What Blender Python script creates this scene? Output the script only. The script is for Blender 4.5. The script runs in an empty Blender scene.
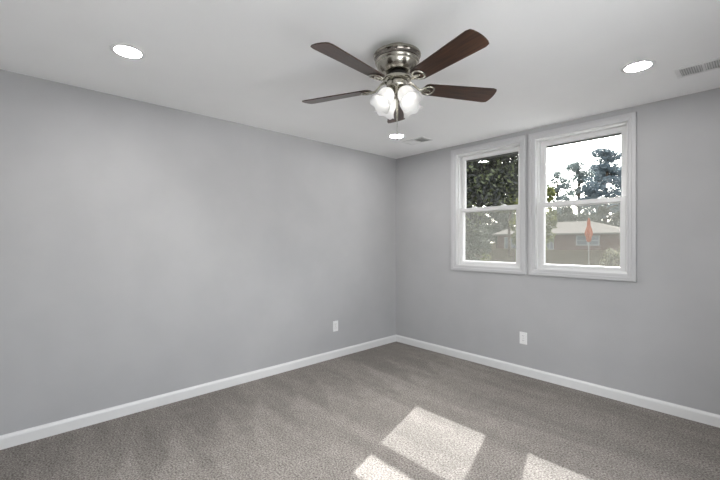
import bpy, bmesh, math, random
from mathutils import Vector, Matrix

PI = math.pi
scene = bpy.context.scene
col = scene.collection

# ------------------------------------------------------------------ camera
cam_data = bpy.data.cameras.new('camera')
cam_data.sensor_width = 36.0
cam_data.lens = 367.7 / 720.0 * 36.0
cam_data.shift_y = 1.5 / 720.0
cam_data.clip_start = 0.02
cam_data.clip_end = 500
cam = bpy.data.objects.new('camera', cam_data)
col.objects.link(cam)
cam.location = (3.3026, 0.5085, 1.334)
cam.rotation_euler = (PI / 2, 0, math.radians(47.409))
scene.camera = cam

# ------------------------------------------------------------------ sky, sun, exposure
SUN_TRAVEL = Vector((0.373, -1.24, -1.0)).normalized()
world = bpy.data.worlds.new('sky')
scene.world = world
world.use_nodes = True
wn = world.node_tree.nodes
wl = world.node_tree.links
wn.clear()
w_out = wn.new('ShaderNodeOutputWorld')
w_bg = wn.new('ShaderNodeBackground')
w_sky = wn.new('ShaderNodeTexSky')
w_sky.sky_type = 'NISHITA'
w_sky.sun_disc = False
w_sky.sun_elevation = math.radians(37.7)
w_sky.sun_rotation = math.atan2(-SUN_TRAVEL.x, -SUN_TRAVEL.y)
w_sky.air_density = 1.0
w_sky.dust_density = 2.5
w_sky.ozone_density = 1.0
w_bg.inputs['Strength'].default_value = 1.15
w_hs = wn.new('ShaderNodeHueSaturation')      # thin bright overcast: little blue
w_hs.inputs['Saturation'].default_value = 0.30
wl.new(w_sky.outputs[0], w_hs.inputs['Color'])
wl.new(w_hs.outputs[0], w_bg.inputs['Color'])
wl.new(w_bg.outputs[0], w_out.inputs['Surface'])

sun_data = bpy.data.lights.new('sun', 'SUN')
sun_data.energy = 14.2
sun_data.angle = math.radians(0.53)
sun_data.color = (0.98, 0.995, 1.0)
sun = bpy.data.objects.new('sun', sun_data)
col.objects.link(sun)
sun.location = (-6, 24, 20)
sun.rotation_euler = SUN_TRAVEL.to_track_quat('-Z', 'Y').to_euler()

scene.view_settings.view_transform = 'Standard'
scene.view_settings.look = 'None'
scene.view_settings.gamma = 1.0
scene.view_settings.use_curve_mapping = False
scene.view_settings.exposure = 0.1
scene.cycles.max_bounces = 14
scene.cycles.diffuse_bounces = 8
scene.cycles.transparent_max_bounces = 24

DOWNLIGHT = 120.0      # radiance of each recessed light's diffuser
BULB_W = 30.0          # power of each of the fan's bulbs

# ------------------------------------------------------------------ materials
def new_mat(name):
    m = bpy.data.materials.new(name)
    m.use_nodes = True
    n = m.node_tree.nodes
    return m, n, m.node_tree.links, n['Principled BSDF']

def plain(name, rgb, rough=0.5, metal=0.0, spec=0.5, coat=0.0):
    m, n, l, b = new_mat(name)
    b.inputs['Base Color'].default_value = (*rgb, 1)
    b.inputs['Roughness'].default_value = rough
    b.inputs['Metallic'].default_value = metal
    b.inputs['Specular IOR Level'].default_value = spec
    b.inputs['Coat Weight'].default_value = coat
    return m

def noisy(name, c1, c2, scale, rough=0.6, bump=0.0, bscale=None, detail=4, spec=0.5, stretch=(1, 1, 1), lo=0.35, hi=0.65):
    m, n, l, b = new_mat(name)
    tc = n.new('ShaderNodeTexCoord')
    mp = n.new('ShaderNodeMapping')
    mp.inputs['Scale'].default_value = stretch
    nz = n.new('ShaderNodeTexNoise')
    nz.inputs['Scale'].default_value = scale
    nz.inputs['Detail'].default_value = detail
    cr = n.new('ShaderNodeValToRGB')
    cr.color_ramp.elements[0].position = lo
    cr.color_ramp.elements[1].position = hi
    cr.color_ramp.elements[0].color = (*c1, 1)
    cr.color_ramp.elements[1].color = (*c2, 1)
    l.new(tc.outputs['Object'], mp.inputs[0])
    l.new(mp.outputs[0], nz.inputs['Vector'])
    l.new(nz.outputs['Fac'], cr.inputs[0])
    l.new(cr.outputs[0], b.inputs['Base Color'])
    b.inputs['Roughness'].default_value = rough
    b.inputs['Specular IOR Level'].default_value = spec
    if bump:
        nb = n.new('ShaderNodeTexNoise')
        nb.inputs['Scale'].default_value = bscale or scale
        nb.inputs['Detail'].default_value = 3
        l.new(tc.outputs['Object'], nb.inputs['Vector'])
        bp = n.new('ShaderNodeBump')
        bp.inputs['Strength'].default_value = bump
        bp.inputs['Distance'].default_value = 0.01
        l.new(nb.outputs['Fac'], bp.inputs['Height'])
        l.new(bp.outputs[0], b.inputs['Normal'])
    return m

M = {}
M['wall'] = noisy('grey wall paint', (0.405, 0.405, 0.412), (0.425, 0.425, 0.432), 3.0, 0.75, 0.04, 220, spec=0.2)
M['ceiling'] = noisy('white ceiling paint', (0.86, 0.86, 0.86), (0.88, 0.88, 0.88), 2.0, 0.9, 0.05, 160, spec=0.1)
M['trim'] = plain('white trim paint', (0.70, 0.70, 0.70), 0.35)
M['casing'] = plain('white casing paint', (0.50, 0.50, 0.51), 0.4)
M['vinyl'] = plain('white vinyl', (0.66, 0.66, 0.66), 0.35)
M['plate'] = plain('white plastic', (0.78, 0.78, 0.78), 0.3)
M['slot'] = plain('dark slot', (0.03, 0.03, 0.03), 0.6)
M['nickel'] = plain('brushed nickel', (0.43, 0.41, 0.355), 0.22, 1.0)
M['dark_nickel'] = plain('dark polished nickel', (0.22, 0.20, 0.18), 0.10, 1.0)
M['dark_metal'] = plain('dark motor metal', (0.05, 0.047, 0.043), 0.35, 0.8)
M['register'] = plain('white enamel', (0.75, 0.75, 0.75), 0.45)
M['duct'] = plain('grey duct interior', (0.46, 0.46, 0.46), 0.7)

def carpet_mat():
    m, n, l, b = new_mat('grey brown carpet')
    tc = n.new('ShaderNodeTexCoord')
    # fine tufts
    n1 = n.new('ShaderNodeTexNoise'); n1.inputs['Scale'].default_value = 95; n1.inputs['Detail'].default_value = 5
    n1.inputs['Roughness'].default_value = 0.75
    l.new(tc.outputs['Object'], n1.inputs['Vector'])
    c1 = n.new('ShaderNodeValToRGB')
    c1.color_ramp.elements[0].position = 0.39; c1.color_ramp.elements[0].color = (0.100, 0.089, 0.079, 1)
    c1.color_ramp.elements[1].position = 0.61; c1.color_ramp.elements[1].color = (0.365, 0.338, 0.314, 1)
    l.new(n1.outputs['Fac'], c1.inputs[0])
    # pile brushed one way or the other by the vacuum cleaner: long ragged strokes away from the left wall
    mp = n.new('ShaderNodeMapping'); mp.inputs['Scale'].default_value = (0.55, 3.4, 1)
    mp.inputs['Rotation'].default_value = (0, 0, math.radians(-13))
    l.new(tc.outputs['Object'], mp.inputs[0])
    n2 = n.new('ShaderNodeTexNoise'); n2.inputs['Scale'].default_value = 1.25; n2.inputs['Detail'].default_value = 2.5
    n2.inputs['Distortion'].default_value = 0.5
    l.new(mp.outputs[0], n2.inputs['Vector'])
    c2 = n.new('ShaderNodeMapRange')
    c2.inputs['From Min'].default_value = 0.38; c2.inputs['From Max'].default_value = 0.62
    c2.inputs['To Min'].default_value = 0.90; c2.inputs['To Max'].default_value = 1.09
    l.new(n2.outputs['Fac'], c2.inputs['Value'])
    n3 = n.new('ShaderNodeTexNoise'); n3.inputs['Scale'].default_value = 10; n3.inputs['Detail'].default_value = 3
    l.new(tc.outputs['Object'], n3.inputs['Vector'])
    c3 = n.new('ShaderNodeMapRange')
    c3.inputs['From Min'].default_value = 0.3; c3.inputs['From Max'].default_value = 0.7
    c3.inputs['To Min'].default_value = 0.92; c3.inputs['To Max'].default_value = 1.08
    l.new(n3.outputs['Fac'], c3.inputs['Value'])
    # pointed wedges where each vacuum stroke stops short of the left wall
    mw = n.new('ShaderNodeMapping'); mw.inputs['Rotation'].default_value = (0, 0, math.radians(14))
    l.new(tc.outputs['Object'], mw.inputs[0])
    nw = n.new('ShaderNodeTexNoise'); nw.inputs['Scale'].default_value = 1.7; nw.inputs['Detail'].default_value = 2
    l.new(tc.outputs['Object'], nw.inputs['Vector'])
    sx = n.new('ShaderNodeSeparateXYZ'); l.new(mw.outputs[0], sx.inputs[0])
    so = n.new('ShaderNodeSeparateXYZ'); l.new(tc.outputs['Object'], so.inputs[0])
    def mth(op, a, b=None, clamp=False):
        q = n.new('ShaderNodeMath'); q.operation = op; q.use_clamp = clamp
        for i, v in enumerate((a, b)):
            if v is None: continue
            if isinstance(v, (int, float)): q.inputs[i].default_value = v
            else: l.new(v, q.inputs[i])
        return q.outputs[0]
    wob = mth('MULTIPLY', mth('SUBTRACT', nw.outputs['Fac'], 0.5), 0.9)
    strip = mth('ADD', mth('DIVIDE', sx.outputs['Y'], 0.31), wob)
    tri = mth('ABSOLUTE', mth('SUBTRACT', mth('MULTIPLY', mth('FRACT', strip), 2.0), 1.0))
    grow = mth('DIVIDE', mth('SUBTRACT', mth('ADD', so.outputs['X'], wob), 0.30), 0.75)
    wedge = mth('MULTIPLY', mth('SUBTRACT', grow, tri), 2.6, True)
    fade = mth('SUBTRACT', 1.0, mth('DIVIDE', mth('SUBTRACT', so.outputs['X'], 0.9), 0.9, True))
    wamt = mth('ADD', mth('MULTIPLY', mth('MULTIPLY', wedge, fade), 0.17), 0.955)
    mu = n.new('ShaderNodeMath'); mu.operation = 'MULTIPLY'
    l.new(c2.outputs[0], mu.inputs[0]); l.new(c3.outputs[0], mu.inputs[1])
    vm = n.new('ShaderNodeVectorMath'); vm.operation = 'SCALE'
    l.new(c1.outputs[0], vm.inputs[0]); l.new(mth('MULTIPLY', mu.outputs[0], wamt), vm.inputs['Scale'])
    l.new(vm.outputs[0], b.inputs['Base Color'])
    b.inputs['Roughness'].default_value = 0.95
    b.inputs['Specular IOR Level'].default_value = 0.1
    bp = n.new('ShaderNodeBump'); bp.inputs['Strength'].default_value = 0.5; bp.inputs['Distance'].default_value = 0.008
    l.new(n1.outputs['Fac'], bp.inputs['Height']); l.new(bp.outputs[0], b.inputs['Normal'])
    return m
M['carpet'] = carpet_mat()

def wood_mat():
    m, n, l, b = new_mat('dark walnut')
    tc = n.new('ShaderNodeTexCoord')
    mp = n.new('ShaderNodeMapping'); mp.inputs['Scale'].default_value = (2.0, 26, 26)
    nz = n.new('ShaderNodeTexNoise'); nz.inputs['Scale'].default_value = 3.0; nz.inputs['Detail'].default_value = 6
    nz.inputs['Distortion'].default_value = 0.6
    cr = n.new('ShaderNodeValToRGB')
    cr.color_ramp.elements[0].position = 0.35; cr.color_ramp.elements[0].color = (0.022, 0.010, 0.006, 1)
    cr.color_ramp.elements[1].position = 0.7; cr.color_ramp.elements[1].color = (0.066, 0.029, 0.015, 1)
    l.new(tc.outputs['Object'], mp.inputs[0]); l.new(mp.outputs[0], nz.inputs['Vector'])
    l.new(nz.outputs['Fac'], cr.inputs[0]); l.new(cr.outputs[0], b.inputs['Base Color'])
    b.inputs['Roughness'].default_value = 0.32
    b.inputs['Specular IOR Level'].default_value = 0.35
    b.inputs['Coat Weight'].default_value = 0.3
    b.inputs['Coat Roughness'].default_value = 0.14
    return m
M['walnut'] = wood_mat()

def pane_mat():
    m = bpy.data.materials.new('clear window glass'); m.use_nodes = True
    n = m.node_tree.nodes; l = m.node_tree.links; n.clear()
    o = n.new('ShaderNodeOutputMaterial')
    fr = n.new('ShaderNodeFresnel')
    ge = n.new('ShaderNodeNewGeometry')          # the same reflectance on both faces of the pane
    mr = n.new('ShaderNodeMapRange'); mr.inputs['To Min'].default_value = 1.45; mr.inputs['To Max'].default_value = 1 / 1.45
    l.new(ge.outputs['Backfacing'], mr.inputs['Value']); l.new(mr.outputs[0], fr.inputs['IOR'])
    tr = n.new('ShaderNodeBsdfTransparent'); tr.inputs['Color'].default_value = (0.97, 0.975, 0.97, 1)
    gl = n.new('ShaderNodeBsdfGlossy'); gl.inputs['Roughness'].default_value = 0.0
    mx = n.new('ShaderNodeMixShader')
    l.new(fr.outputs[0], mx.inputs[0]); l.new(tr.outputs[0], mx.inputs[1]); l.new(gl.outputs[0], mx.inputs[2])
    l.new(mx.outputs[0], o.inputs['Surface'])
    return m
M['pane'] = pane_mat()

def screen_mat():
    m = bpy.data.materials.new('insect screen mesh'); m.use_nodes = True
    n = m.node_tree.nodes; l = m.node_tree.links; n.clear()
    o = n.new('ShaderNodeOutputMaterial')
    tr = n.new('ShaderNodeBsdfTransparent')
    df = n.new('ShaderNodeBsdfDiffuse'); df.inputs['Color'].default_value = (0.15, 0.15, 0.137, 1)
    tl = n.new('ShaderNodeBsdfTranslucent'); tl.inputs['Color'].default_value = (0.15, 0.15, 0.137, 1)
    m1 = n.new('ShaderNodeMixShader'); m1.inputs[0].default_value = 0.5
    m2 = n.new('ShaderNodeMixShader'); m2.inputs[0].default_value = 0.34
    l.new(df.outputs[0], m1.inputs[1]); l.new(tl.outputs[0], m1.inputs[2])
    l.new(tr.outputs[0], m2.inputs[1]); l.new(m1.outputs[0], m2.inputs[2])
    l.new(m2.outputs[0], o.inputs['Surface'])
    return m
M['screen'] = screen_mat()

def emit(name, rgb, strength):
    m = bpy.data.materials.new(name); m.use_nodes = True
    n = m.node_tree.nodes; l = m.node_tree.links; n.clear()
    o = n.new('ShaderNodeOutputMaterial')
    e = n.new('ShaderNodeEmission'); e.inputs['Color'].default_value = (*rgb, 1); e.inputs['Strength'].default_value = strength
    l.new(e.outputs[0], o.inputs['Surface'])
    return m
M['diffuser'] = emit('lit diffuser', (1.0, 0.985, 0.96), DOWNLIGHT)

def shade_mat():
    m = bpy.data.materials.new('frosted white glass'); m.use_nodes = True
    n = m.node_tree.nodes; l = m.node_tree.links; n.clear()
    o = n.new('ShaderNodeOutputMaterial')
    tr = n.new('ShaderNodeBsdfTransparent'); tr.inputs['Color'].default_value = (1, 1, 1, 1)
    df = n.new('ShaderNodeBsdfDiffuse'); df.inputs['Color'].default_value = (0.85, 0.85, 0.85, 1)
    tl = n.new('ShaderNodeBsdfTranslucent'); tl.inputs['Color'].default_value = (0.85, 0.85, 0.85, 1)
    m1 = n.new('ShaderNodeMixShader'); m1.inputs[0].default_value = 0.5
    m2 = n.new('ShaderNodeMixShader'); m2.inputs[0].default_value = 0.75
    l.new(df.outputs[0], m1.inputs[1]); l.new(tl.outputs[0], m1.inputs[2])
    l.new(tr.outputs[0], m2.inputs[1]); l.new(m1.outputs[0], m2.inputs[2])
    l.new(m2.outputs[0], o.inputs['Surface'])
    return m
M['shade'] = shade_mat()
M['bulb'] = emit('lit bulb', (1.0, 0.97, 0.92), 5.0)

def leaf_mat(name, c1, c2, translucency=0.35, mid=0.26):
    m = bpy.data.materials.new(name); m.use_nodes = True
    n = m.node_tree.nodes; l = m.node_tree.links; n.clear()
    o = n.new('ShaderNodeOutputMaterial')
    ge = n.new('ShaderNodeNewGeometry')
    cr = n.new('ShaderNodeValToRGB')
    cr.color_ramp.elements[0].color = (*c1, 1); cr.color_ramp.elements[1].color = (*c2, 1)
    em = cr.color_ramp.elements.new(0.68); em.color = (*[a * (1 - mid) + b * mid for a, b in zip(c1, c2)], 1)  # most leaves stay dark, a few are coloured bright as highlights
    l.new(ge.outputs['Random Per Island'], cr.inputs[0])
    df = n.new('ShaderNodeBsdfDiffuse'); tl = n.new('ShaderNodeBsdfTranslucent')
    gl = n.new('ShaderNodeBsdfGlossy'); gl.inputs['Roughness'].default_value = 0.4
    l.new(cr.outputs[0], df.inputs[0]); l.new(cr.outputs[0], tl.inputs[0])
    m1 = n.new('ShaderNodeMixShader'); m1.inputs[0].default_value = translucency
    m2 = n.new('ShaderNodeMixShader'); m2.inputs[0].default_value = 0.05
    l.new(df.outputs[0], m1.inputs[1]); l.new(tl.outputs[0], m1.inputs[2])
    l.new(m1.outputs[0], m2.inputs[1]); l.new(gl.outputs[0], m2.inputs[2])
    l.new(m2.outputs[0], o.inputs['Surface'])
    return m
M['leaf_dark'] = leaf_mat('dark leaves with painted highlights', (0.0010, 0.0024, 0.0010), (0.150, 0.175, 0.070), 0.30, 0.05)  # near black base, with highlights painted on a few leaves
M['leaf_olive'] = leaf_mat('yellow green leaves', (0.0420, 0.0540, 0.0120), (0.1800, 0.1860, 0.0480), 0.45)
M['leaf_grey'] = leaf_mat('grey green leaves', (0.0276, 0.0359, 0.0248), (0.0883, 0.0994, 0.0662), 0.3)
M['leaf_pale'] = leaf_mat('pale speckled leaves', (0.0600, 0.0600, 0.0300), (0.3000, 0.2760, 0.1920), 0.35)  # leaves run at random from dull olive to pale
M['needle_haze_blue'] = leaf_mat('haze tinted blue needles', (0.075, 0.105, 0.120), (0.24, 0.29, 0.305), 0.3)  # bluish haze of the distance is mixed into this colour
M['needle_haze_grey'] = leaf_mat('haze tinted grey needles', (0.095, 0.125, 0.120), (0.32, 0.36, 0.33), 0.35)  # greyed and lightened to carry the distant haze
M['bark'] = noisy('brown bark', (0.045, 0.036, 0.030), (0.13, 0.105, 0.085), 9, 0.9, 0.4, 20, spec=0.0)
M['ground'] = noisy('leaf strewn dry lawn', (0.0135, 0.0111, 0.0081), (0.0284, 0.0236, 0.0169), 1.6, 0.95, 0.3, 5, detail=8, spec=0.0)
M['concrete'] = noisy('pale concrete', (0.62, 0.62, 0.61), (0.72, 0.72, 0.71), 1.5, 0.9, 0.1, 30, spec=0.0)  # bright finish of the added slab, bouncing daylight indoors
M['roof'] = noisy('pale roof shingles', (0.1076, 0.0980, 0.0849), (0.1405, 0.1305, 0.1176), 5, 0.9, 0.2, 12, spec=0.0)
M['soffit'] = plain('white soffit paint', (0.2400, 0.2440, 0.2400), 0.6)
M['gutter'] = plain('grey green gutter', (0.0300, 0.0360, 0.0330), 0.5)
M['orange'] = noisy('orange canvas', (0.2480, 0.0520, 0.0180), (0.2960, 0.0760, 0.0300), 9, 0.8, spec=0.0)
M['pale_pole'] = plain('pale painted pole', (0.1750, 0.1715, 0.1575), 0.5)
M['house_white'] = plain('white house trim', (0.1560, 0.1584, 0.1584), 0.6)
M['house_glass'] = plain('dark house glass', (0.09, 0.10, 0.11), 0.08)

def brick_mat():
    m, n, l, b = new_mat('red brown brick')
    tc = n.new('ShaderNodeTexCoord')
    mp = n.new('ShaderNodeMapping'); mp.inputs['Rotation'].default_value = (PI / 2, 0, 0)
    br = n.new('ShaderNodeTexBrick')
    br.inputs['Scale'].default_value = 4.5
    br.inputs['Color1'].default_value = (0.096, 0.051, 0.040, 1)
    br.inputs['Color2'].default_value = (0.069, 0.037, 0.030, 1)
    br.inputs['Mortar'].default_value = (0.11, 0.098, 0.086, 1)
    br.inputs['Mortar Size'].default_value = 0.02
    l.new(tc.outputs['Object'], mp.inputs[0]); l.new(mp.outputs[0], br.inputs['Vector'])
    l.new(br.outputs['Color'], b.inputs['Base Color'])
    b.inputs['Roughness'].default_value = 0.9
    b.inputs['Specular IOR Level'].default_value = 0.0
    return m
M['brick'] = brick_mat()

# ------------------------------------------------------------------ mesh helpers
def obj(name, bm, mat, parent=None, bevel=0.0, smooth=None):
    me = bpy.data.meshes.new(name)
    bm.normal_update()
    bm.to_mesh(me); bm.free()
    me.materials.append(mat)
    o = bpy.data.objects.new(name, me)
    col.objects.link(o)
    if parent is not None:
        o.parent = parent
    if bevel:
        md = o.modifiers.new('bevel', 'BEVEL'); md.width = bevel; md.segments = 2; md.limit_method = 'ANGLE'
    if smooth is not None:
        for p in me.polygons: p.use_smooth = True
        try:
            me.set_sharp_from_angle(angle=math.radians(smooth))
        except Exception:
            pass
    return o

def tag(o, label=None, cat=None, group=None, kind=None):
    if label: o['label'] = label
    if cat: o['category'] = cat
    if group: o['group'] = group
    if kind: o['kind'] = kind
    return o

def thing(name, label, cat, loc=(0, 0, 0), rotz=0.0, group=None, kind=None):
    o = bpy.data.objects.new(name, None)
    o.empty_display_size = 0.1
    col.objects.link(o)
    o.location = loc; o.rotation_euler = (0, 0, rotz)
    return tag(o, label, cat, group, kind)

def copy_tree(o, parent=None):
    c = o.copy(); col.objects.link(c)
    if parent is not None: c.parent = parent
    for ch in list(o.children): copy_tree(ch, c)
    return c

def box(bm, x0, x1, y0, y1, z0, z1, mtx=None):
    vs = [bm.verts.new((x, y, z)) for x in (x0, x1) for y in (y0, y1) for z in (z0, z1)]
    for f in ((0, 1, 3, 2), (4, 6, 7, 5), (0, 4, 5, 1), (2, 3, 7, 6), (0, 2, 6, 4), (1, 5, 7, 3)):
        bm.faces.new([vs[i] for i in f])
    if mtx is not None:
        bmesh.ops.transform(bm, matrix=mtx, verts=vs)
    return vs

def lathe(bm, prof, seg=48, mtx=None, closed=False, cap=True):
    rings = []
    allv = []
    for r, z in prof:
        if r < 1e-6:
            v = bm.verts.new((0, 0, z)); rings.append([v]); allv.append(v)
        else:
            ring = [bm.verts.new((r * math.cos(2 * PI * i / seg), r * math.sin(2 * PI * i / seg), z)) for i in range(seg)]
            rings.append(ring); allv += ring
    n = len(rings)
    for k in range(n if closed else n - 1):
        a, b = rings[k], rings[(k + 1) % n]
        if len(a) == 1 and len(b) == 1: continue
        for i in range(seg):
            j = (i + 1) % seg
            if len(a) == 1: bm.faces.new((a[0], b[j], b[i]))
            elif len(b) == 1: bm.faces.new((a[i], a[j], b[0]))
            else: bm.faces.new((a[i], a[j], b[j], b[i]))
    if cap and not closed:
        if len(rings[0]) > 1: bm.faces.new(rings[0])
        if len(rings[-1]) > 1: bm.faces.new(list(reversed(rings[-1])))
    bmesh.ops.recalc_face_normals(bm, faces=bm.faces[:])
    if mtx is not None:
        bmesh.ops.transform(bm, matrix=mtx, verts=allv)
    return allv

def tube(bm, pts, radii, seg=10, flat=1.0, up=Vector((0, 0, 1))):
    pts = [Vector(p) for p in pts]
    if not isinstance(radii, (list, tuple)): radii = [radii] * len(pts)
    rings = []
    for i, p in enumerate(pts):
        d = (pts[min(i + 1, len(pts) - 1)] - pts[max(i - 1, 0)]).normalized()
        s = d.cross(up)
        if s.length < 1e-4: s = d.cross(Vector((1, 0, 0)))
        s.normalize(); t = s.cross(d).normalized()
        rings.append([bm.verts.new(p + radii[i] * (s * math.cos(2 * PI * k / seg) + t * flat * math.sin(2 * PI * k / seg))) for k in range(seg)])
    for a, b in zip(rings, rings[1:]):
        for k in range(seg):
            j = (k + 1) % seg
            bm.faces.new((a[k], a[j], b[j], b[k]))
    bm.faces.new(list(reversed(rings[0]))); bm.faces.new(rings[-1])
    bmesh.ops.recalc_face_normals(bm, faces=bm.faces[:])

def rect_ring(bm, x0, x1, z0, z1, prof):
    """mitred picture frame in the xz plane; prof = closed polygon of (inset from the outer edge, y)"""
    loops = []
    for ins, y in prof:
        loops.append([bm.verts.new(c) for c in ((x0 + ins, y, z0 + ins), (x1 - ins, y, z0 + ins), (x1 - ins, y, z1 - ins), (x0 + ins, y, z1 - ins))])
    n = len(loops)
    for k in range(n):
        a, b = loops[k], loops[(k + 1) % n]
        for i in range(4):
            j = (i + 1) % 4
            bm.faces.new((a[i], a[j], b[j], b[i]))
    bmesh.ops.recalc_face_normals(bm, faces=bm.faces[:])

# ------------------------------------------------------------------ room shell
W, L, H = 3.62, 4.2, 2.44
WT = 0.16                      # thickness of the window wall
WIN = [(1.2995, 1), (2.190, 2)]
OX, OZ0, OZ1 = 0.376, 1.056, 2.338   # half width and heights of the wall openings

bm = bmesh.new(); box(bm, -0.12, W + 0.12, -0.12, L + WT, -0.12, 0)
tag(obj('floor', bm, M['carpet']), 'grey brown cut pile carpet covering the whole room', 'floor', kind='structure')
bm = bmesh.new(); box(bm, -0.12, W + 0.12, -0.12, L + WT, H, H + 0.12)
tag(obj('ceiling', bm, M['ceiling']), 'flat white ceiling with the fan and recessed lights', 'ceiling', kind='structure')
bm = bmesh.new(); box(bm, -0.12, 0, -0.12, L + WT, 0, H)
tag(obj('wall_left', bm, M['wall']), 'plain grey wall without windows at left', 'wall', kind='structure')
DY0, DY1, DZ1 = 0.25, 2.70, 2.02      # opening for the added daylight door in the right wall
bm = bmesh.new()
box(bm, W, W + 0.12, -0.12, DY0, 0, H); box(bm, W, W + 0.12, DY1, L + WT, 0, H); box(bm, W, W + 0.12, DY0, DY1, DZ1, H)
tag(obj('wall_right', bm, M['wall']), 'plain grey wall at right beyond the frame, with an added glazed door', 'wall', kind='structure')
bm = bmesh.new(); box(bm, 0, W, -0.12, 0, 0, H)
tag(obj('wall_front', bm, M['wall']), 'plain grey wall behind the viewer', 'wall', kind='structure')
bm = bmesh.new()
xs = [0.0]
for c, _ in WIN: xs += [c - OX, c + OX]
xs.append(W)
zs = [0, OZ0, OZ1, H]
# window wall as one skin with two holes through it
grid = {}
def gv(i, k, y):
    key = (i, k, y)
    if key not in grid: grid[key] = bm.verts.new((xs[i], y, zs[k]))
    return grid[key]
for i in range(5):
    for k in range(3):
        if i in (1, 3) and k == 1:
            for (a, b) in (((i, k), (i + 1, k)), ((i + 1, k), (i + 1, k + 1)), ((i + 1, k + 1), (i, k + 1)), ((i, k + 1), (i, k))):
                bm.faces.new((gv(*a, L), gv(*b, L), gv(*b, L + WT), gv(*a, L + WT)))
            continue
        for y in (L, L + WT):
            bm.faces.new((gv(i, k, y), gv(i + 1, k, y), gv(i + 1, k + 1, y), gv(i, k + 1, y)))
for k in range(3):
    for i in (0, 5): bm.faces.new((gv(i, k, L), gv(i, k + 1, L), gv(i, k + 1, L + WT), gv(i, k, L + WT)))
for i in range(5):
    for k in (0, 3): bm.faces.new((gv(i, k, L), gv(i + 1, k, L), gv(i + 1, k, L + WT), gv(i, k, L + WT)))
bmesh.ops.recalc_face_normals(bm, faces=bm.faces[:])
tag(obj('wall_back', bm, M['wall']), 'grey wall with the two windows', 'wall', kind='structure')

def baseboard(name, label, p0, p1, inward):
    p0 = Vector(p0); p1 = Vector(p1); inward = Vector(inward)
    prof = [(0, 0), (0.014, 0), (0.014, 0.066), (0.011, 0.076), (0.006, 0.082), (0.005, 0.087), (0, 0.087)]
    bm = bmesh.new()
    a = [bm.verts.new(p0 + inward * d + Vector((0, 0, z))) for d, z in prof]
    b = [bm.verts.new(p1 + inward * d + Vector((0, 0, z))) for d, z in prof]
    n = len(prof)
    for i in range(n):
        bm.faces.new((a[i], a[(i + 1) % n], b[(i + 1) % n], b[i]))
    bm.faces.new(a); bm.faces.new(list(reversed(b)))
    bmesh.ops.recalc_face_normals(bm, faces=bm.faces[:])
    tag(obj(name, bm, M['trim']), label, 'baseboard', kind='structure')
baseboard('baseboard_left', 'white baseboard along the left wall', (0, 0, 0), (0, L, 0), (1, 0, 0))
baseboard('baseboard_back', 'white baseboard along the window wall', (0.014, L, 0), (W - 0.014, L, 0), (0, -1, 0))
baseboard('baseboard_right', 'white baseboard along the right wall', (W, DY1 + 0.01, 0), (W, L, 0), (-1, 0, 0))
baseboard('baseboard_front', 'white baseboard behind the viewer', (0.014, 0, 0), (W - 0.014, 0, 0), (0, 1, 0))

# ------------------------------------------------------------------ windows (built around x = 0, wall face at y = 0)
def make_window(n, cx, label):
    t = thing('window_%d' % n, label, 'window', (cx, L, 0), kind='structure')
    c0, c1, d0, d1 = -0.4315, 0.4315, 1.005, 2.391
    bm = bmesh.new()
    rect_ring(bm, c0, c1, d0, d1, [(0, 0), (0, -0.017), (0.004, -0.020), (0.030, -0.020), (0.034, -0.015), (0.052, -0.013), (0.056, -0.010), (0.060, -0.010), (0.060, 0)])
    obj('casing', bm, M['casing'], t)
    # vinyl frame lining the opening
    bm = bmesh.new()
    rect_ring(bm, -OX, OX, OZ0, OZ1, [(0, 0.0), (0.006, 0.0), (0.008, 0.030), (0.022, 0.034), (0.024, 0.078), (0.024, 0.120), (0.018, 0.124), (0.018, 0.155), (0, 0.155)])
    obj('frame', bm, M['vinyl'], t)
    zr = 1.690
    xi = OX - 0.023
    # lower sash, on the room side
    us = bmesh.new()
    prof = [(0, 0.040), (0.004, 0.036), (0.036, 0.036), (0.044, 0.042), (0.046, 0.066), (0.046, 0.080), (0.040, 0.084), (0, 0.084)]
    rect_ring(us, -xi, xi, OZ0 + 0.014, zr + 0.022, prof)
    lo = obj('lower_sash', us, M['vinyl'], t)
    bm = bmesh.new(); box(bm, -xi + 0.042, xi - 0.042, 0.072, 0.076, OZ0 + 0.056, zr - 0.020)
    obj('glass_pane', bm, M['pane'], lo)
    bm = bmesh.new()
    for sx in (-0.17, 0.17): box(bm, sx - 0.028, sx + 0.028, 0.044, 0.070, zr + 0.0205, zr + 0.030)
    for sx in (-0.17, 0.17): box(bm, sx - 0.008, sx + 0.022, 0.046, 0.056, zr + 0.029, zr + 0.036)
    obj('sash_lock', bm, M['vinyl'], lo, bevel=0.002)
    # upper sash, on the outdoor side
    us = bmesh.new()
    rect_ring(us, -xi, xi, zr - 0.022, OZ1 - 0.020, [(0, 0.086), (0.036, 0.086), (0.040, 0.090), (0.046, 0.098), (0.046, 0.112), (0.040, 0.118), (0, 0.118)])
    up = obj('upper_sash', us, M['vinyl'], t)
    bm = bmesh.new(); box(bm, -xi + 0.042, xi - 0.042, 0.101, 0.105, zr + 0.020, OZ1 - 0.062)
    obj('glass_pane', bm, M['pane'], up)
    # screen over the lower half, outside
    bm = bmesh.new()
    rect_ring(bm, -xi, xi, OZ0 + 0.020, zr + 0.004, [(0, 0.128), (0.016, 0.128), (0.018, 0.132), (0.016, 0.138), (0, 0.138)])
    sf = obj('screen_frame', bm, M['vinyl'], t)
    bm = bmesh.new()
    vs = [bm.verts.new(p) for p in ((-xi + 0.015, 0.133, OZ0 + 0.035), (xi - 0.015, 0.133, OZ0 + 0.035), (xi - 0.015, 0.133, zr - 0.011), (-xi + 0.015, 0.133, zr - 0.011))]
    bm.faces.new(vs)
    sc = obj('insect_screen', bm, M['screen'], sf)
    sc['label'] = 'fine grey insect screen mesh'
    return t
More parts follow.
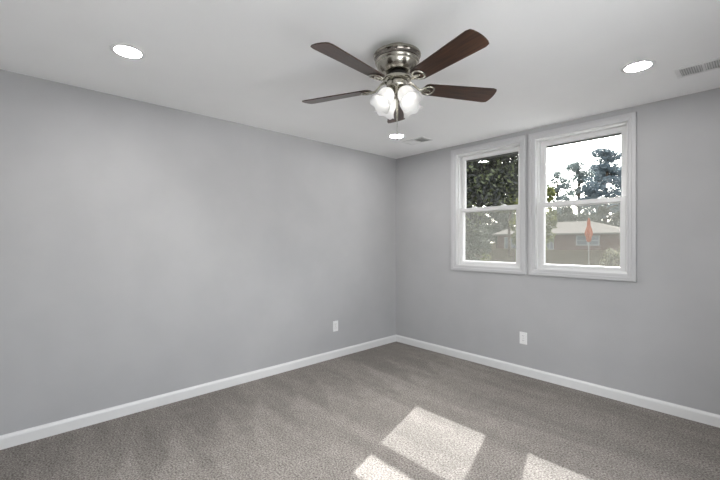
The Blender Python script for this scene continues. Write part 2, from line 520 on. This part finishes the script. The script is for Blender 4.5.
make_window(1, WIN[0][0], 'white double hung window nearer the room corner, with dark tree leaves outside')
make_window(2, WIN[1][0], 'white double hung window farther from the corner, with bright sky outside')

# glazed door added out of frame in the right wall, as extra daylight
dr = thing('added_door_1', 'white sliding glass door added in the right wall to brighten the room, out of frame', 'door', (W, 0, 0), kind='structure')
def y_ring(bm, y0, y1, z0, z1, b, x0, x1):
    box(bm, x0, x1, y0, y0 + b, z0, z1); box(bm, x0, x1, y1 - b, y1, z0, z1)
    box(bm, x0, x1, y0 + b, y1 - b, z0, z0 + b); box(bm, x0, x1, y0 + b, y1 - b, z1 - b, z1)
bm = bmesh.new(); y_ring(bm, DY0, DY1, 0.001, DZ1, 0.035, 0.01, 0.11)
obj('frame', bm, M['vinyl'], dr)
ym = (DY0 + DY1) / 2
for y0, y1, x0 in ((DY0 + 0.035, ym + 0.03, 0.02), (ym - 0.03, DY1 - 0.035, 0.062)):
    bm = bmesh.new(); y_ring(bm, y0, y1, 0.036, DZ1 - 0.036, 0.055, x0, x0 + 0.036)
    p = obj('door_panel', bm, M['vinyl'], dr)
    bm = bmesh.new(); box(bm, x0 + 0.016, x0 + 0.020, y0 + 0.05, y1 - 0.05, 0.09, DZ1 - 0.09)
    obj('glass_pane', bm, M['pane'], p)
bm = bmesh.new(); box(bm, 3.75, 12.5, -5.0, L + 4.0, -0.35, -0.10)  # unseen slab added to throw sunlight up through the door
tag(obj('added_patio', bm, M['concrete']), 'pale concrete slab added outside the right wall to bounce daylight indoors', 'added_patio', kind='structure')

# eave of this house outside above the windows
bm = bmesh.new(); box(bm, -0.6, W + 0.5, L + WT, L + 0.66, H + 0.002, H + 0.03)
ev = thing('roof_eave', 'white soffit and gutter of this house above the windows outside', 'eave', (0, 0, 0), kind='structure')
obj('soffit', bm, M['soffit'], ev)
bm = bmesh.new(); box(bm, -0.6, W + 0.5, L + 0.60, L + 0.672, H - 0.054, H + 0.10)
obj('gutter', bm, M['gutter'], ev)

# ------------------------------------------------------------------ recessed lights
def make_downlight(label, x, y):
    t = thing('recessed_light', label, 'ceiling light', (x, y, H), group='recessed ceiling lights')
    bm = bmesh.new()
    lathe(bm, [(0.062, 0), (0.088, 0), (0.0885, -0.002), (0.086, -0.0045), (0.076, -0.006), (0.070, -0.005), (0.062, -0.002)], 48, closed=True)
    obj('trim_ring', bm, M['register'], t, smooth=40)
    bm = bmesh.new()
    lathe(bm, [(0.0, -0.0046), (0.050, -0.0046), (0.0695, -0.0040)], 48, cap=False)
    d = obj('diffuser', bm, M['diffuser'], t)
    d['label'] = 'glowing white diffuser'
    # the disc must face down
    me = d.data
    if sum(p.normal.z for p in me.polygons) > 0: me.flip_normals()
    return t
dl = make_downlight('round recessed ceiling light above the left wall end nearest the viewer, left of the fan', 0.813, 0.963)
for x, y, lab in ((2.781, 3.372, 'round recessed ceiling light beside the slatted vent, right of the fan'),
                  (0.724, 3.399, 'round recessed ceiling light near the far room corner, seen below the fan'),
                  (2.781, 0.963, 'round recessed ceiling light above the viewer, out of frame')):
    c = copy_tree(dl); c.location = (x, y, H); c['label'] = lab

# ------------------------------------------------------------------ ceiling registers
def make_register(label, cx, cy, lx, ly, tilt, ntilt=None):
    t = thing('ceiling_vent', label, 'vent', (cx, cy, H), group='ceiling air vents')
    bm = bmesh.new()
    hx, hy = lx / 2, ly / 2
    # rim with two openings and a centre bar
    b = 0.024
    box(bm, -hx, hx, -hy, -hy + b, -0.006, 0); box(bm, -hx, hx, hy - b, hy, -0.006, 0)
    box(bm, -hx, -hx + b, -hy + b, hy - b, -0.006, 0); box(bm, hx - b, hx, -hy + b, hy - b, -0.006, 0)
    box(bm, -0.007, 0.007, -hy + b, hy - b, -0.006, 0)
    obj('rim', bm, M['register'], t, bevel=0.002)
    bm = bmesh.new(); box(bm, -hx + b, hx - b, -hy + b, hy - b, -0.0012, -0.0004)
    k = obj('duct_opening', bm, M['duct'], t); k['label'] = 'dark duct behind the slats'
    n = 9
    for side, tl in ((-1, tilt), (1, ntilt if ntilt is not None else tilt)):
        a0, a1 = (0.007, hx - b)
        for i in range(n):
            x = side * (a0 + (a1 - a0) * (i + 0.5) / n)
            bm = bmesh.new()
            box(bm, -0.0042, 0.0042, -hy + b, hy - b, -0.0005, 0.0005, Matrix.Translation((x, 0, -0.0042)) @ Matrix.Rotation(tl, 4, 'Y'))
            obj('slat', bm, M['register'], t)
    return t
make_register('white slatted ceiling vent near the right recessed light, at the top right', 3.062, 3.686, 0.27, 0.185, 0.8)
make_register('small white ceiling vent near the far room corner', 0.755, 3.70, 0.29, 0.19, -0.6, 0.42)

# ------------------------------------------------------------------ outlets
def make_outlet(label, loc, rotz):
    t = thing('wall_outlet', label, 'outlet', loc, rotz, group='wall outlets')
    bm = bmesh.new(); box(bm, -0.0375, 0.0375, -0.006, 0, -0.060, 0.060)
    obj('cover_plate', bm, M['plate'], t, bevel=0.003)
    for s in (-1, 1):
        bm = bmesh.new(); box(bm, -0.0165, 0.0165, -0.0078, -0.005, s * 0.0235 - 0.0145, s * 0.0235 + 0.0145)
        r = obj('receptacle', bm, M['plate'], t, bevel=0.004)
        for q in (-0.0065, 0.0065):
            bm = bmesh.new(); box(bm, q - 0.001, q + 0.001, -0.0083, -0.0075, s * 0.0235 - 0.002, s * 0.0235 + 0.007)
            obj('slot', bm, M['slot'], r)
    bm = bmesh.new(); lathe(bm, [(0, 0.0012), (0.003, 0.0008), (0.0034, 0)], 12, Matrix.Translation((0, -0.006, 0)) @ Matrix.Rotation(PI / 2, 4, 'X'))
    obj('screw', bm, M['nickel'], t)
    return t
make_outlet('white wall outlet low on the left wall, near the corner', (0, 3.160, 0.362), PI / 2)
make_outlet('white wall outlet low on the wall below the windows', (1.702, L, 0.368), 0)

# ------------------------------------------------------------------ ceiling fan
FX, FY = 1.889, 2.098
fan = thing('ceiling_fan', 'flush mounted brushed nickel ceiling fan with five dark wooden blades and a four shade light', 'ceiling fan', (FX, FY, H))
def lz(prof): return [(r, z - H) for r, z in prof]
bm = bmesh.new()
lathe(bm, lz([(0.0, 2.4395), (0.076, 2.4395), (0.076, 2.405), (0.0, 2.405)]), 64)
obj('ceiling_plate', bm, M['nickel'], fan, smooth=35)
bm = bmesh.new()
lathe(bm, lz([(0.0, 2.4091), (0.127, 2.4091), (0.134, 2.4050), (0.1360, 2.3996), (0.1350, 2.3933), (0.131, 2.3897), (0.0, 2.3897)]), 64)
obj('housing_rim', bm, M['nickel'], fan, smooth=35)
bm = bmesh.new()
lathe(bm, lz([(0.0, 2.3897), (0.129, 2.3897), (0.1265, 2.3861), (0.1235, 2.3789), (0.1235, 2.3717), (0.126, 2.3681), (0.0, 2.3681)]), 64)
o = obj('housing_band', bm, M['dark_nickel'], fan, smooth=35); o['label'] = 'dark polished band'
bm = bmesh.new()
lathe(bm, lz([(0.0, 2.3681), (0.125, 2.3681), (0.127, 2.3654), (0.126, 2.3609), (0.122, 2.3537), (0.1195, 2.3510), (0.1195, 2.3474), (0.118, 2.3429), (0.112, 2.3303), (0.101, 2.3159), (0.087, 2.3051), (0.074, 2.2997), (0.062, 2.2970), (0.0, 2.2970)]), 64)
obj('motor_housing', bm, M['nickel'], fan, smooth=25)
bm = bmesh.new()
lathe(bm, lz([(0.0, 2.297), (0.055, 2.297), (0.050, 2.290), (0.050, 2.280), (0.056, 2.276), (0.0, 2.276)]), 48)
o = obj('motor_neck', bm, M['dark_metal'], fan, smooth=35); o['label'] = 'dark motor neck'
bm = bmesh.new()
lathe(bm, lz([(0.0, 2.276), (0.074, 2.276), (0.080, 2.271), (0.080, 2.257), (0.074, 2.253), (0.0, 2.253)]), 48)
obj('flywheel', bm, M['nickel'], fan, smooth=35)
bm = bmesh.new()
lathe(bm, lz([(0.0, 2.253), (0.050, 2.253), (0.062, 2.246), (0.063, 2.228), (0.058, 2.216), (0.046, 2.206), (0.030, 2.196), (0.022, 2.184), (0.0, 2.180)]), 48)
obj('switch_housing', bm, M['nickel'], fan, smooth=40)

PITCH = math.radians(-12.68)
BZ = 2.225 - H
def blade_bm():
    bm = bmesh.new()
    R0, R1, hw0, hw1 = 0.158, 0.598, 0.050, 0.0685
    outline = []
    # root, slightly rounded
    for k in range(7):
        a = PI - (k - 3) / 3 * PI / 2
    side = []
    for k in range(9):
        s = k / 8
        side.append((R0 + 0.022 + (R1 - R0 - 0.040) * s, hw0 + (hw1 - hw0) * s))
    tip = [(R1 + 0.004, hw1 - 0.006), (R1 + 0.011, hw1 - 0.020), (R1 + 0.016, 0.022), (R1 + 0.0175, 0.0)]
    root = [(R0, 0.0), (R0 + 0.002, 0.022), (R0 + 0.008, hw0 - 0.010)]
    half = root + side + tip
    outline = half + [(u, -v) for u, v in reversed(half[1:-1])]
    top = [bm.verts.new((u, v, 0.003)) for u, v in outline]
    bot = [bm.verts.new((u, v, -0.003)) for u, v in outline]
    bm.faces.new(top); bm.faces.new(list(reversed(bot)))
    n = len(outline)
    for i in range(n): bm.faces.new((top[i], bot[i], bot[(i + 1) % n], top[(i + 1) % n]))
    bmesh.ops.recalc_face_normals(bm, faces=bm.faces[:])
    return bm

def iron_bm():
    """curved arm (in the fan's radial frame, unpitched) running to the loop under the blade"""
    bm = bmesh.new()
    tube(bm, [(0.066, 0, 0.030), (0.085, 0, 0.030), (0.102, 0, 0.022), (0.120, 0, 0.004), (0.138, 0, -0.008), (0.158, 0, -0.009)],
         [0.016, 0.013, 0.009, 0.008, 0.010, 0.012], 10, 0.55)
    return bm
def loop_bm():
    """oval loop with a centre rib under the blade root"""
    bm = bmesh.new()
    pts = []
    n = 28
    rings = []
    for i in range(n):
        a = 2 * PI * i / n
        w = 0.034 * (1.0 - 0.25 * math.cos(a) * -1)
        c = Vector((0.186 + 0.036 * math.cos(a), w * math.sin(a), -0.0075))
        d = Vector((-0.036 * math.sin(a), w * math.cos(a), 0)).normalized()
        s = d.cross(Vector((0, 0, 1)))
        rings.append([bm.verts.new(c + 0.0062 * s * math.cos(q) + Vector((0, 0, 0.0045 * math.sin(q)))) for q in [2 * PI * k / 8 for k in range(8)]])
    for i in range(n):
        a, b = rings[i], rings[(i + 1) % n]
        for k in range(8):
            j = (k + 1) % 8
            bm.faces.new((a[k], a[j], b[j], b[k]))
    bmesh.ops.recalc_face_normals(bm, faces=bm.faces[:])
    tube(bm, [(0.150, 0, -0.0075), (0.175, 0, -0.0075), (0.200, 0, -0.0075)], [0.012, 0.013, 0.006], 8, 0.35)
    for (x, y) in ((0.168, 0.018), (0.168, -0.018), (0.200, 0.0)):
        lathe(bm, [(0.0, -0.0155), (0.004, -0.0145), (0.005, -0.0125), (0.005, -0.0035)], 10, Matrix.Translation((x, y, 0)))
    return bm

TH0 = math.radians(-155.92)
first = None
for k in range(5):
    th = TH0 + 2 * PI * k / 5
    rot = Matrix.Rotation(th, 4, 'Z')
    base = Matrix.Translation((0, 0, BZ))
    mt = base @ rot @ Matrix.Rotation(PITCH, 4, 'X')
    if first is None:
        bl = obj('blade', blade_bm(), M['walnut'], fan, bevel=0.0012)
        bl['label'] = 'dark walnut fan blade'
        ar = obj('blade_arm', iron_bm(), M['nickel'], bl, smooth=40)
        lp = obj('arm_loop', loop_bm(), M['nickel'], bl, smooth=50)
        first = (bl, ar, lp)
    else:
        bl = first[0].copy(); col.objects.link(bl); bl.parent = fan
        ar = first[1].copy(); col.objects.link(ar); ar.parent = bl
        lp = first[2].copy(); col.objects.link(lp); lp.parent = bl
    bl.matrix_local = mt

def shade_bm():
    """tulip glass: neck at z=0, mouth at z=-0.115, scalloped flared lip"""
    bm = bmesh.new()
    prof = [(0.026, 0.0), (0.031, -0.006), (0.040, -0.018), (0.047, -0.035), (0.049, -0.055), (0.048, -0.074), (0.050, -0.090), (0.056, -0.103), (0.0635, -0.113)]
    seg = 60
    outer, inner = [], []
    for j, (r, z) in enumerate(prof):
        s = max(0.0, (-z - 0.055) / 0.058)
        ro, ri = [], []
        for i in range(seg):
            a = 2 * PI * i / seg
            wv = math.cos(6 * a)
            rr = r * (1 + 0.05 * s * s * wv)
            zz = z - 0.004 * s * s * wv
            ro.append(bm.verts.new((rr * math.cos(a), rr * math.sin(a), zz)))
            ri.append(bm.verts.new(((rr - 0.003) * math.cos(a), (rr - 0.003) * math.sin(a), zz + 0.0005)))
        outer.append(ro); inner.append(ri)
    for S in (outer, inner):
        for a, b in zip(S, S[1:]):
            for i in range(seg):
                j = (i + 1) % seg
                bm.faces.new((a[i], a[j], b[j], b[i]))
    for a, b in ((outer[0], inner[0]), (outer[-1], inner[-1])):
        for i in range(seg):
            j = (i + 1) % seg
            bm.faces.new((a[i], a[j], b[j], b[i]))
    bmesh.ops.recalc_face_normals(bm, faces=bm.faces[:])
    return bm
firsts = None
for az in (-9.4, -99.4, 170.6, 80.6):
    a = math.radians(az)
    rot = Matrix.Rotation(a, 4, 'Z')
    tilt = math.radians(38)
    neck = Vector((0.052, 0, 2.188 - H))
    # local z of the shade tilts outwards
    ms = rot @ Matrix.Translation(neck) @ Matrix.Rotation(-tilt, 4, 'Y')
    bm = bmesh.new()
    tube(bm, [(0.030, 0, 2.228 - H), (0.046, 0, 2.226 - H), (0.052, 0, 2.215 - H), (0.050, 0, 2.205 - H)], 0.007, 8)
    lathe(bm, [(0.0, 0.022), (0.012, 0.020), (0.022, 0.010), (0.030, 0.002), (0.031, -0.010), (0.026, -0.012), (0.0, -0.012)], 24,
          Matrix.Translation(neck) @ Matrix.Rotation(-tilt, 4, 'Y'))
    arm = obj('shade_holder', bm, M['nickel'], fan, smooth=40)
    arm.matrix_local = rot
    sh = obj('lamp_shade', shade_bm(), M['shade'], fan, smooth=60)
    sh['label'] = 'frosted white tulip glass shade'
    sh.matrix_local = ms
    bm = bmesh.new()
    lathe(bm, [(0.0, -0.012), (0.011, -0.013), (0.012, -0.030), (0.020, -0.045), (0.025, -0.060), (0.021, -0.076), (0.010, -0.084), (0.0, -0.086)], 20)
    bu = obj('light_bulb', bm, M['bulb'], sh, smooth=60)
    pl = bpy.data.lights.new('bulb_light', 'SPOT'); pl.energy = BULB_W; pl.shadow_soft_size = 0.03; pl.color = (1.0, 0.99, 0.97); pl.spot_size = math.radians(150); pl.spot_blend = 0.4
    po = bpy.data.objects.new('bulb_light', pl); col.objects.link(po); po.parent = sh; po.location = (0, 0, -0.119)
# pull rod and chain
bm = bmesh.new()
tube(bm, [(0, 0, 2.182 - H), (0, 0, 2.165 - H), (0, 0, 2.150 - H), (0, 0, 2.040 - H), (0, 0, 2.028 - H)], [0.005, 0.005, 0.0068, 0.0068, 0.003], 12)
obj('pull_rod', bm, M['nickel'], fan, smooth=40)
bm = bmesh.new()
z = 2.028
while z > 1.958:
    bmesh.ops.create_uvsphere(bm, u_segments=8, v_segments=6, radius=0.0018, matrix=Matrix.Translation((0, 0, z - H)))
    z -= 0.0034
ch = obj('pull_chain', bm, M['nickel'], fan, smooth=60)
bm = bmesh.new()
lathe(bm, lz([(0.0, 1.960), (0.0025, 1.957), (0.0048, 1.944), (0.0055, 1.930), (0.0035, 1.920), (0.0, 1.918)]), 14)
obj('pull_fob', bm, M['nickel'], ch, smooth=50)

# ------------------------------------------------------------------ outdoors
GZ = -0.40
bm = bmesh.new()
g = 110
gvs = {}
for i in range(g + 1):
    for j in range(g + 1):
        x = -260 + 330 * i / g; y = L + 0.30 + 500 * (j / g) ** 2.6 if j else -30
        zz = GZ + (0.04 * math.sin(x * 0.7) * math.cos(y * 0.5) + 1.10 * math.exp(-((y - 32.0) / 4.6) ** 2) if y > 9 else 0)
        gvs[i, j] = bm.verts.new((x, y, zz))
for i in range(g):
    for j in range(g):
        bm.faces.new((gvs[i, j], gvs[i + 1, j], gvs[i + 1, j + 1], gvs[i, j + 1]))
tag(obj('ground', bm, M['ground']), 'dry brown leaf strewn yard outside the windows', 'ground', kind='structure')

# neighbouring house
hs = thing('house', 'low brick house with a pale hip roof across the yard', 'house', (-11.0, 40.5, GZ))
HX, HD = 6.0, 8.0
bm = bmesh.new(); box(bm, -HX, HX, 0, HD, 0, 2.45)
obj('brick_wall', bm, M['brick'], hs)
bm = bmesh.new()
e = 0.45
ez0, ez1, rz = 2.42, 2.56, 3.90
A = [bm.verts.new(p) for p in ((-HX - e, -e, ez0), (HX + e, -e, ez0), (HX + e, HD + e, ez0), (-HX - e, HD + e, ez0))]
B = [bm.verts.new((v.co.x, v.co.y, ez1)) for v in A]
R1v = bm.verts.new((-HX + 1.3, HD / 2, rz)); R2v = bm.verts.new((HX - 3.8, HD / 2, rz))
bm.faces.new(A)
for i in range(4): bm.faces.new((A[i], A[(i + 1) % 4], B[(i + 1) % 4], B[i]))
bm.faces.new((B[0], B[1], R2v, R1v)); bm.faces.new((B[1], B[2], R2v)); bm.faces.new((B[2], B[3], R1v, R2v)); bm.faces.new((B[3], B[0], R1v))
bmesh.ops.recalc_face_normals(bm, faces=bm.faces[:])
obj('roof', bm, M['roof'], hs)
def house_window(x, w, z0, z1):
    bm = bmesh.new()
    rect_ring(bm, x - w / 2, x + w / 2, z0, z1, [(0, 0.0), (0, -0.06), (0.09, -0.06), (0.09, 0.0)])
    box(bm, x - 0.05, x + 0.05, -0.055, -0.005, z0 + 0.09, z1 - 0.09)
    box(bm, x - w / 2 + 0.09, x + w / 2 - 0.09, -0.050, -0.005, (z0 + z1) / 2 - 0.03, (z0 + z1) / 2 + 0.03)
    f = obj('window', bm, M['house_white'], hs)
    bm = bmesh.new(); box(bm, x - w / 2 + 0.08, x + w / 2 - 0.08, -0.02, -0.001, z0 + 0.08, z1 - 0.08)
    obj('pane', bm, M['house_glass'], f)
for args in ((-4.3, 1.7, 0.9, 2.25), (-0.35, 0.8, 0.9, 2.25), (3.1, 2.0, 1.35, 2.32)): house_window(*args)
bm = bmesh.new(); box(bm, -2.75, -1.85, -0.05, -0.001, 0.1, 2.2)
d = obj('door', bm, M['house_white'], hs, bevel=0.01)
bm = bmesh.new(); lathe(bm, [(0.0, 0.05), (0.03, 0.04), (0.03, 0.01), (0.015, 0.0)], 10, Matrix.Translation((-1.95, -0.05, 1.1)) @ Matrix.Rotation(PI / 2, 4, 'X'))
obj('door_knob', bm, M['nickel'], d)

# furled umbrella
um = thing('patio_umbrella', 'furled orange umbrella on a pale pole in the yard before the brick house', 'umbrella', (-3.0, 23.2, GZ))
bm = bmesh.new(); lathe(bm, [(0.0, 0.12), (0.05, 0.12), (0.06, 0.08), (0.26, 0.05), (0.28, 0.0), (0.0, 0.0)], 24)
obj('base', bm, M['pale_pole'], um, smooth=40)
bm = bmesh.new(); tube(bm, [(0, 0, 0.05), (0, 0, 1.5), (0, 0, 3.06)], 0.026, 10)
obj('pole', bm, M['pale_pole'], um, smooth=40)
bm = bmesh.new()
prof = [(0.03, 3.02), (0.05, 2.90), (0.085, 2.72), (0.075, 2.60), (0.13, 2.42), (0.17, 2.22), (0.165, 2.10), (0.12, 1.98), (0.11, 1.86), (0.085, 1.74), (0.04, 1.70)]
seg = 48; rings = []
for r, z in prof:
    rings.append([bm.verts.new((r * (1 + 0.16 * math.cos(8 * a)) * math.cos(a), r * (1 + 0.16 * math.cos(8 * a)) * math.sin(a), z)) for a in [2 * PI * i / seg for i in range(seg)]])
for a, b in zip(rings, rings[1:]):
    for i in range(seg): bm.faces.new((a[i], a[(i + 1) % seg], b[(i + 1) % seg], b[i]))
bm.faces.new(rings[0]); bm.faces.new(list(reversed(rings[-1])))
bmesh.ops.recalc_face_normals(bm, faces=bm.faces[:])
o = obj('canopy', bm, M['orange'], um, smooth=70); o['label'] = 'orange furled canopy'

# trees
def leaves_mesh(name, mat, parent, clumps, n, size, rnd, aspect=0.45, flat=0.0, shell=0.5):
    """n small bent leaves scattered through ellipsoid clumps ((x,y,z),(rx,ry,rz))"""
    verts, faces = [], []
    wts = [c[1][0] * c[1][1] * c[1][2] for c in clumps]
    wts = [w ** 0.67 for w in wts]
    for c, r in rnd.choices(clumps, wts, k=n):
        while True:
            d = Vector((rnd.uniform(-1, 1), rnd.uniform(-1, 1), rnd.uniform(-1, 1)))
            if 0.02 < d.length < 1: break
        d = d.normalized() * (d.length ** shell)
        p = Vector((c[0] + d.x * r[0], c[1] + d.y * r[1], c[2] + d.z * r[2]))
        u = Vector((rnd.gauss(0, 1), rnd.gauss(0, 1), rnd.gauss(0, 1) * (1 - flat))).normalized()
        w = u.cross(Vector((rnd.gauss(0, 1), rnd.gauss(0, 1), rnd.gauss(0, 1)))).normalized()
        s = size * rnd.uniform(0.65, 1.35)
        nn = u.cross(w)
        b = len(verts)
        verts += [p - u * s * 0.5, p + w * s * aspect * 0.5 + nn * s * 0.08, p + u * s * 0.5, p - w * s * aspect * 0.5 + nn * s * 0.08]
        faces += [(b, b + 1, b + 2), (b, b + 2, b + 3)]
    me = bpy.data.meshes.new(name)
    me.from_pydata([tuple(v) for v in verts], [], faces)
    me.materials.append(mat)
    o = bpy.data.objects.new(name, me); col.objects.link(o); o.parent = parent
    return o

def trunk_mesh(parent, h, r, rnd, limbs):
    bm = bmesh.new()
    pts = [(0, 0, -0.15)]
    x = y = 0
    for k in range(1, 7):
        x += rnd.uniform(-1, 1) * h * 0.010; y += rnd.uniform(-1, 1) * h * 0.010
        pts.append((x, y, h * k / 6))
    tube(bm, pts, [r * (1.15 - 0.13 * k) if k else r * 1.3 for k in range(7)], 10)
    for t, ex, ey, ez in limbs:
        z0 = h * t
        i = min(5, int(t * 6)); f = t * 6 - i
        p = Vector(pts[i]).lerp(Vector(pts[i + 1]), f)
        q = Vector((ex, ey, ez))
        m = p.lerp(q, 0.5) + Vector((0, 0, 0.06 * (q - p).length))
        tube(bm, [p, m, q], [r * 0.38, r * 0.24, r * 0.08], 6)
    return obj('trunk', bm, M['bark'], parent, smooth=60)

def broad_tree(name, label, cat, x, y, zc, rx, rz, n, size, mat, seed, trunk=True, group=None, nc=26, fill=0.36):
    rnd = random.Random(seed)
    t = thing(name, label, cat, (x, y, GZ), group=group)
    c = zc - GZ
    clumps = []
    for k in range(nc):
        while True:
            d = Vector((rnd.uniform(-1, 1), rnd.uniform(-1, 1), rnd.uniform(-1, 1)))
            if d.length < 1: break
        d = d.normalized() * d.length ** 0.5 * 0.80
        rr = rx * fill * rnd.uniform(0.75, 1.2)
        zz = c + d.z * rz
        clumps.append(((d.x * rx, d.y * rx, zz), (rr, rr, min(rr * 0.85, rz * 0.5))))
    leaves_mesh('foliage', mat, t, clumps, n, size, rnd)
    if trunk:
        limbs = [(rnd.uniform(0.45, 0.95), cl[0][0] * 0.9, cl[0][1] * 0.9, cl[0][2]) for cl in clumps[:9]]
        trunk_mesh(t, c, max(0.03, rx * 0.07), rnd, limbs)
    else:
        bm = bmesh.new()
        for k in range(9):
            a = rnd.uniform(0, 2 * PI); cl = clumps[k % nc][0]
            tube(bm, [(0.04 * math.cos(a), 0.04 * math.sin(a), -0.08), (cl[0] * 0.5, cl[1] * 0.5, cl[2] * 0.55), cl], [0.022, 0.016, 0.006], 6)
        obj('stems', bm, M['bark'], t)
    return t

def pine_tree(label, x, y, top, rad, mat, seed, low=0.42, n=2600, size=0.55, group=None):
    rnd = random.Random(seed)
    t = thing('pine_tree', label, 'tree', (x, y, GZ), group=group)
    h = top - GZ
    clumps, limbs = [], []
    k = 0
    z = h * low
    while z < h * 0.97:
        s = (z - h * low) / (h * (1 - low))
        rr = rad * (0.55 + 0.6 * math.sin(PI * min(1, 0.15 + s * 0.75)))* (1.0 - 0.55 * s * s)
        for q in range(rnd.choice((2, 3, 3))):
            a = rnd.uniform(0, 2 * PI); d = rr * rnd.uniform(0.35, 0.95)
            cr = rad * rnd.uniform(0.30, 0.48)
            p = (d * math.cos(a), d * math.sin(a), z + rnd.uniform(-0.3, 0.5))
            clumps.append((p, (cr, cr, cr * 0.55)))
            limbs.append((min(0.97, max(0.1, (z - 0.4) / h)), p[0] * 0.9, p[1] * 0.9, p[2] - 0.1))
        z += h * rnd.uniform(0.035, 0.06)
    clumps.append(((0, 0, h - rad * 0.25), (rad * 0.35, rad * 0.35, rad * 0.3)))
    leaves_mesh('foliage', mat, t, clumps, n, size, rnd, aspect=0.34, shell=0.7)
    trunk_mesh(t, h * 0.97, 0.20 + rad * 0.05, rnd, limbs)
    return t

broad_tree('shade_tree', 'dense dark green tree filling the upper pane of the window nearer the corner', 'tree', -3.3, 9.7, 3.66, 2.6, 1.96, 46000, 0.135, M['leaf_dark'], 3, nc=60)
broad_tree('slender_tree', 'slender yellow green tree between the two windows, at the sky pane left edge', 'tree', -2.42, 14.6, 2.45, 0.80, 1.85, 4600, 0.15, M['leaf_olive'], 8, nc=20, fill=0.42)
broad_tree('garden_shrub', 'grey green shrub low behind the dark shade tree', 'shrub', -5.5, 14.8, 0.95, 1.1, 1.5, 4200, 0.16, M['leaf_grey'], 11, trunk=False, nc=22)
broad_tree('garden_shrub', 'small yellow green shrub low in the screened pane nearer the corner', 'shrub', -1.15, 9.0, 0.45, 0.36, 0.72, 900, 0.09, M['leaf_olive'], 17, trunk=False, nc=14)
broad_tree('garden_shrub', 'pale speckled shrub right of the orange umbrella', 'shrub', -2.0, 24.0, 0.42, 0.62, 0.80, 900, 0.14, M['leaf_pale'], 21, trunk=False, nc=16)

hg = thing('hedge', 'long low grey green hedge left of the brick house', 'hedge', (-24.5, 40.0, GZ))
rnd = random.Random(90)
cl = [((-6.0 + 12.0 * k / 17, rnd.uniform(-0.3, 0.3), 1.05 + rnd.uniform(-0.1, 0.15)), (0.75, 0.7, 1.05)) for k in range(18)]
leaves_mesh('foliage', M['leaf_grey'], hg, cl, 9000, 0.26, rnd)
bm = bmesh.new()
for k in range(18):
    c = cl[k][0]
    tube(bm, [(c[0], c[1], -0.1), (c[0] + 0.05, c[1], 0.5), (c[0] - 0.03, c[1], 1.3)], [0.05, 0.04, 0.015], 6)
tube(bm, [(cl[0][0][0], cl[0][0][1], 0.02), (0, 0, 0.02), (cl[-1][0][0], cl[-1][0][1], 0.02)], 0.35, 6)
obj('stems', bm, M['bark'], hg)
broad_tree('woodland_tree', 'tall dim tree far behind the hedge, left of the brick house', 'tree', -28.0, 62.0, 4.6, 3.2, 5.0, 9000, 0.5, M['leaf_grey'], 91, nc=34, group='trees behind the brick house')
pine_tree('tallest haze tinted blue pine at the right edge of the sky pane', -13.0, 68.4, 15.9, 3.2, M['needle_haze_blue'], 31, 0.30, 9500, 0.46)
pine_tree('broad haze tinted grey pine left of the tallest pine in the sky pane', -18.8, 74.0, 15.6, 2.9, M['needle_haze_grey'], 32, 0.35, 5200, 0.46)
pine_tree('shorter haze tinted grey pine at the left of the sky pane', -18.4, 62.6, 12.6, 2.2, M['needle_haze_grey'], 33, 0.35, 3400, 0.42)
pine_tree('haze tinted blue pine just behind the tallest pine', -19.3, 86.7, 16.8, 2.8, M['needle_haze_blue'], 34, 0.35, 5000, 0.50)
pine_tree('pine beyond the wall between the windows', -24.5, 67.8, 13.8, 2.5, M['needle_haze_grey'], 35, 0.35, 3000, 0.46)
pine_tree('haze tinted blue pine past the right edge of the sky pane', -12.4, 82.5, 17.2, 3.0, M['needle_haze_blue'], 36, 0.3, 5500, 0.50)
hedge = [(-15.0, 52.4, 5.7, 'low dark tree behind the left of the brick house roof'),
         (-15.3, 57.1, 6.5, 'low dark tree behind the peak of the brick house roof'),
         (-11.6, 54.3, 5.7, 'low dark tree behind the roof ridge end, left of the orange umbrella'),
         (-11.9, 61.6, 6.8, 'low dark tree behind the roof just right of the orange umbrella'),
         (-8.2, 57.4, 6.0, 'low dark tree behind the right corner of the brick house'),
         (-22.6, 53.0, 7.6, 'low dark tree behind the left end of the brick house'),
         (-21.6, 44.4, 6.2, 'low dark tree left of the brick house'),
         (-18.9, 53.5, 6.8, 'low dark tree behind the brick house, beyond the wall between the windows'),
         (-16.2, 32.6, 5.4, 'low dark tree behind the shade tree, before the left end of the brick house'),
         (-13.0, 25.6, 5.4, 'low dark tree close behind the shade tree at the left of its window')]
broad_tree('olive_tree', 'sunlit yellow green tree behind the right side of the dark shade tree', 'tree', -9.9, 28.4, 5.6, 1.7, 2.2, 8000, 0.24, M['leaf_olive'], 71, nc=30)
for i, (x, y, top, lab) in enumerate(hedge):
    rz_ = (top + 0.1) / 2
    broad_tree('woodland_tree', lab, 'tree', x, y, top - rz_, 1.75, rz_, 5500, 0.40, M['leaf_grey'], 50 + i, nc=26, group='trees behind the brick house')
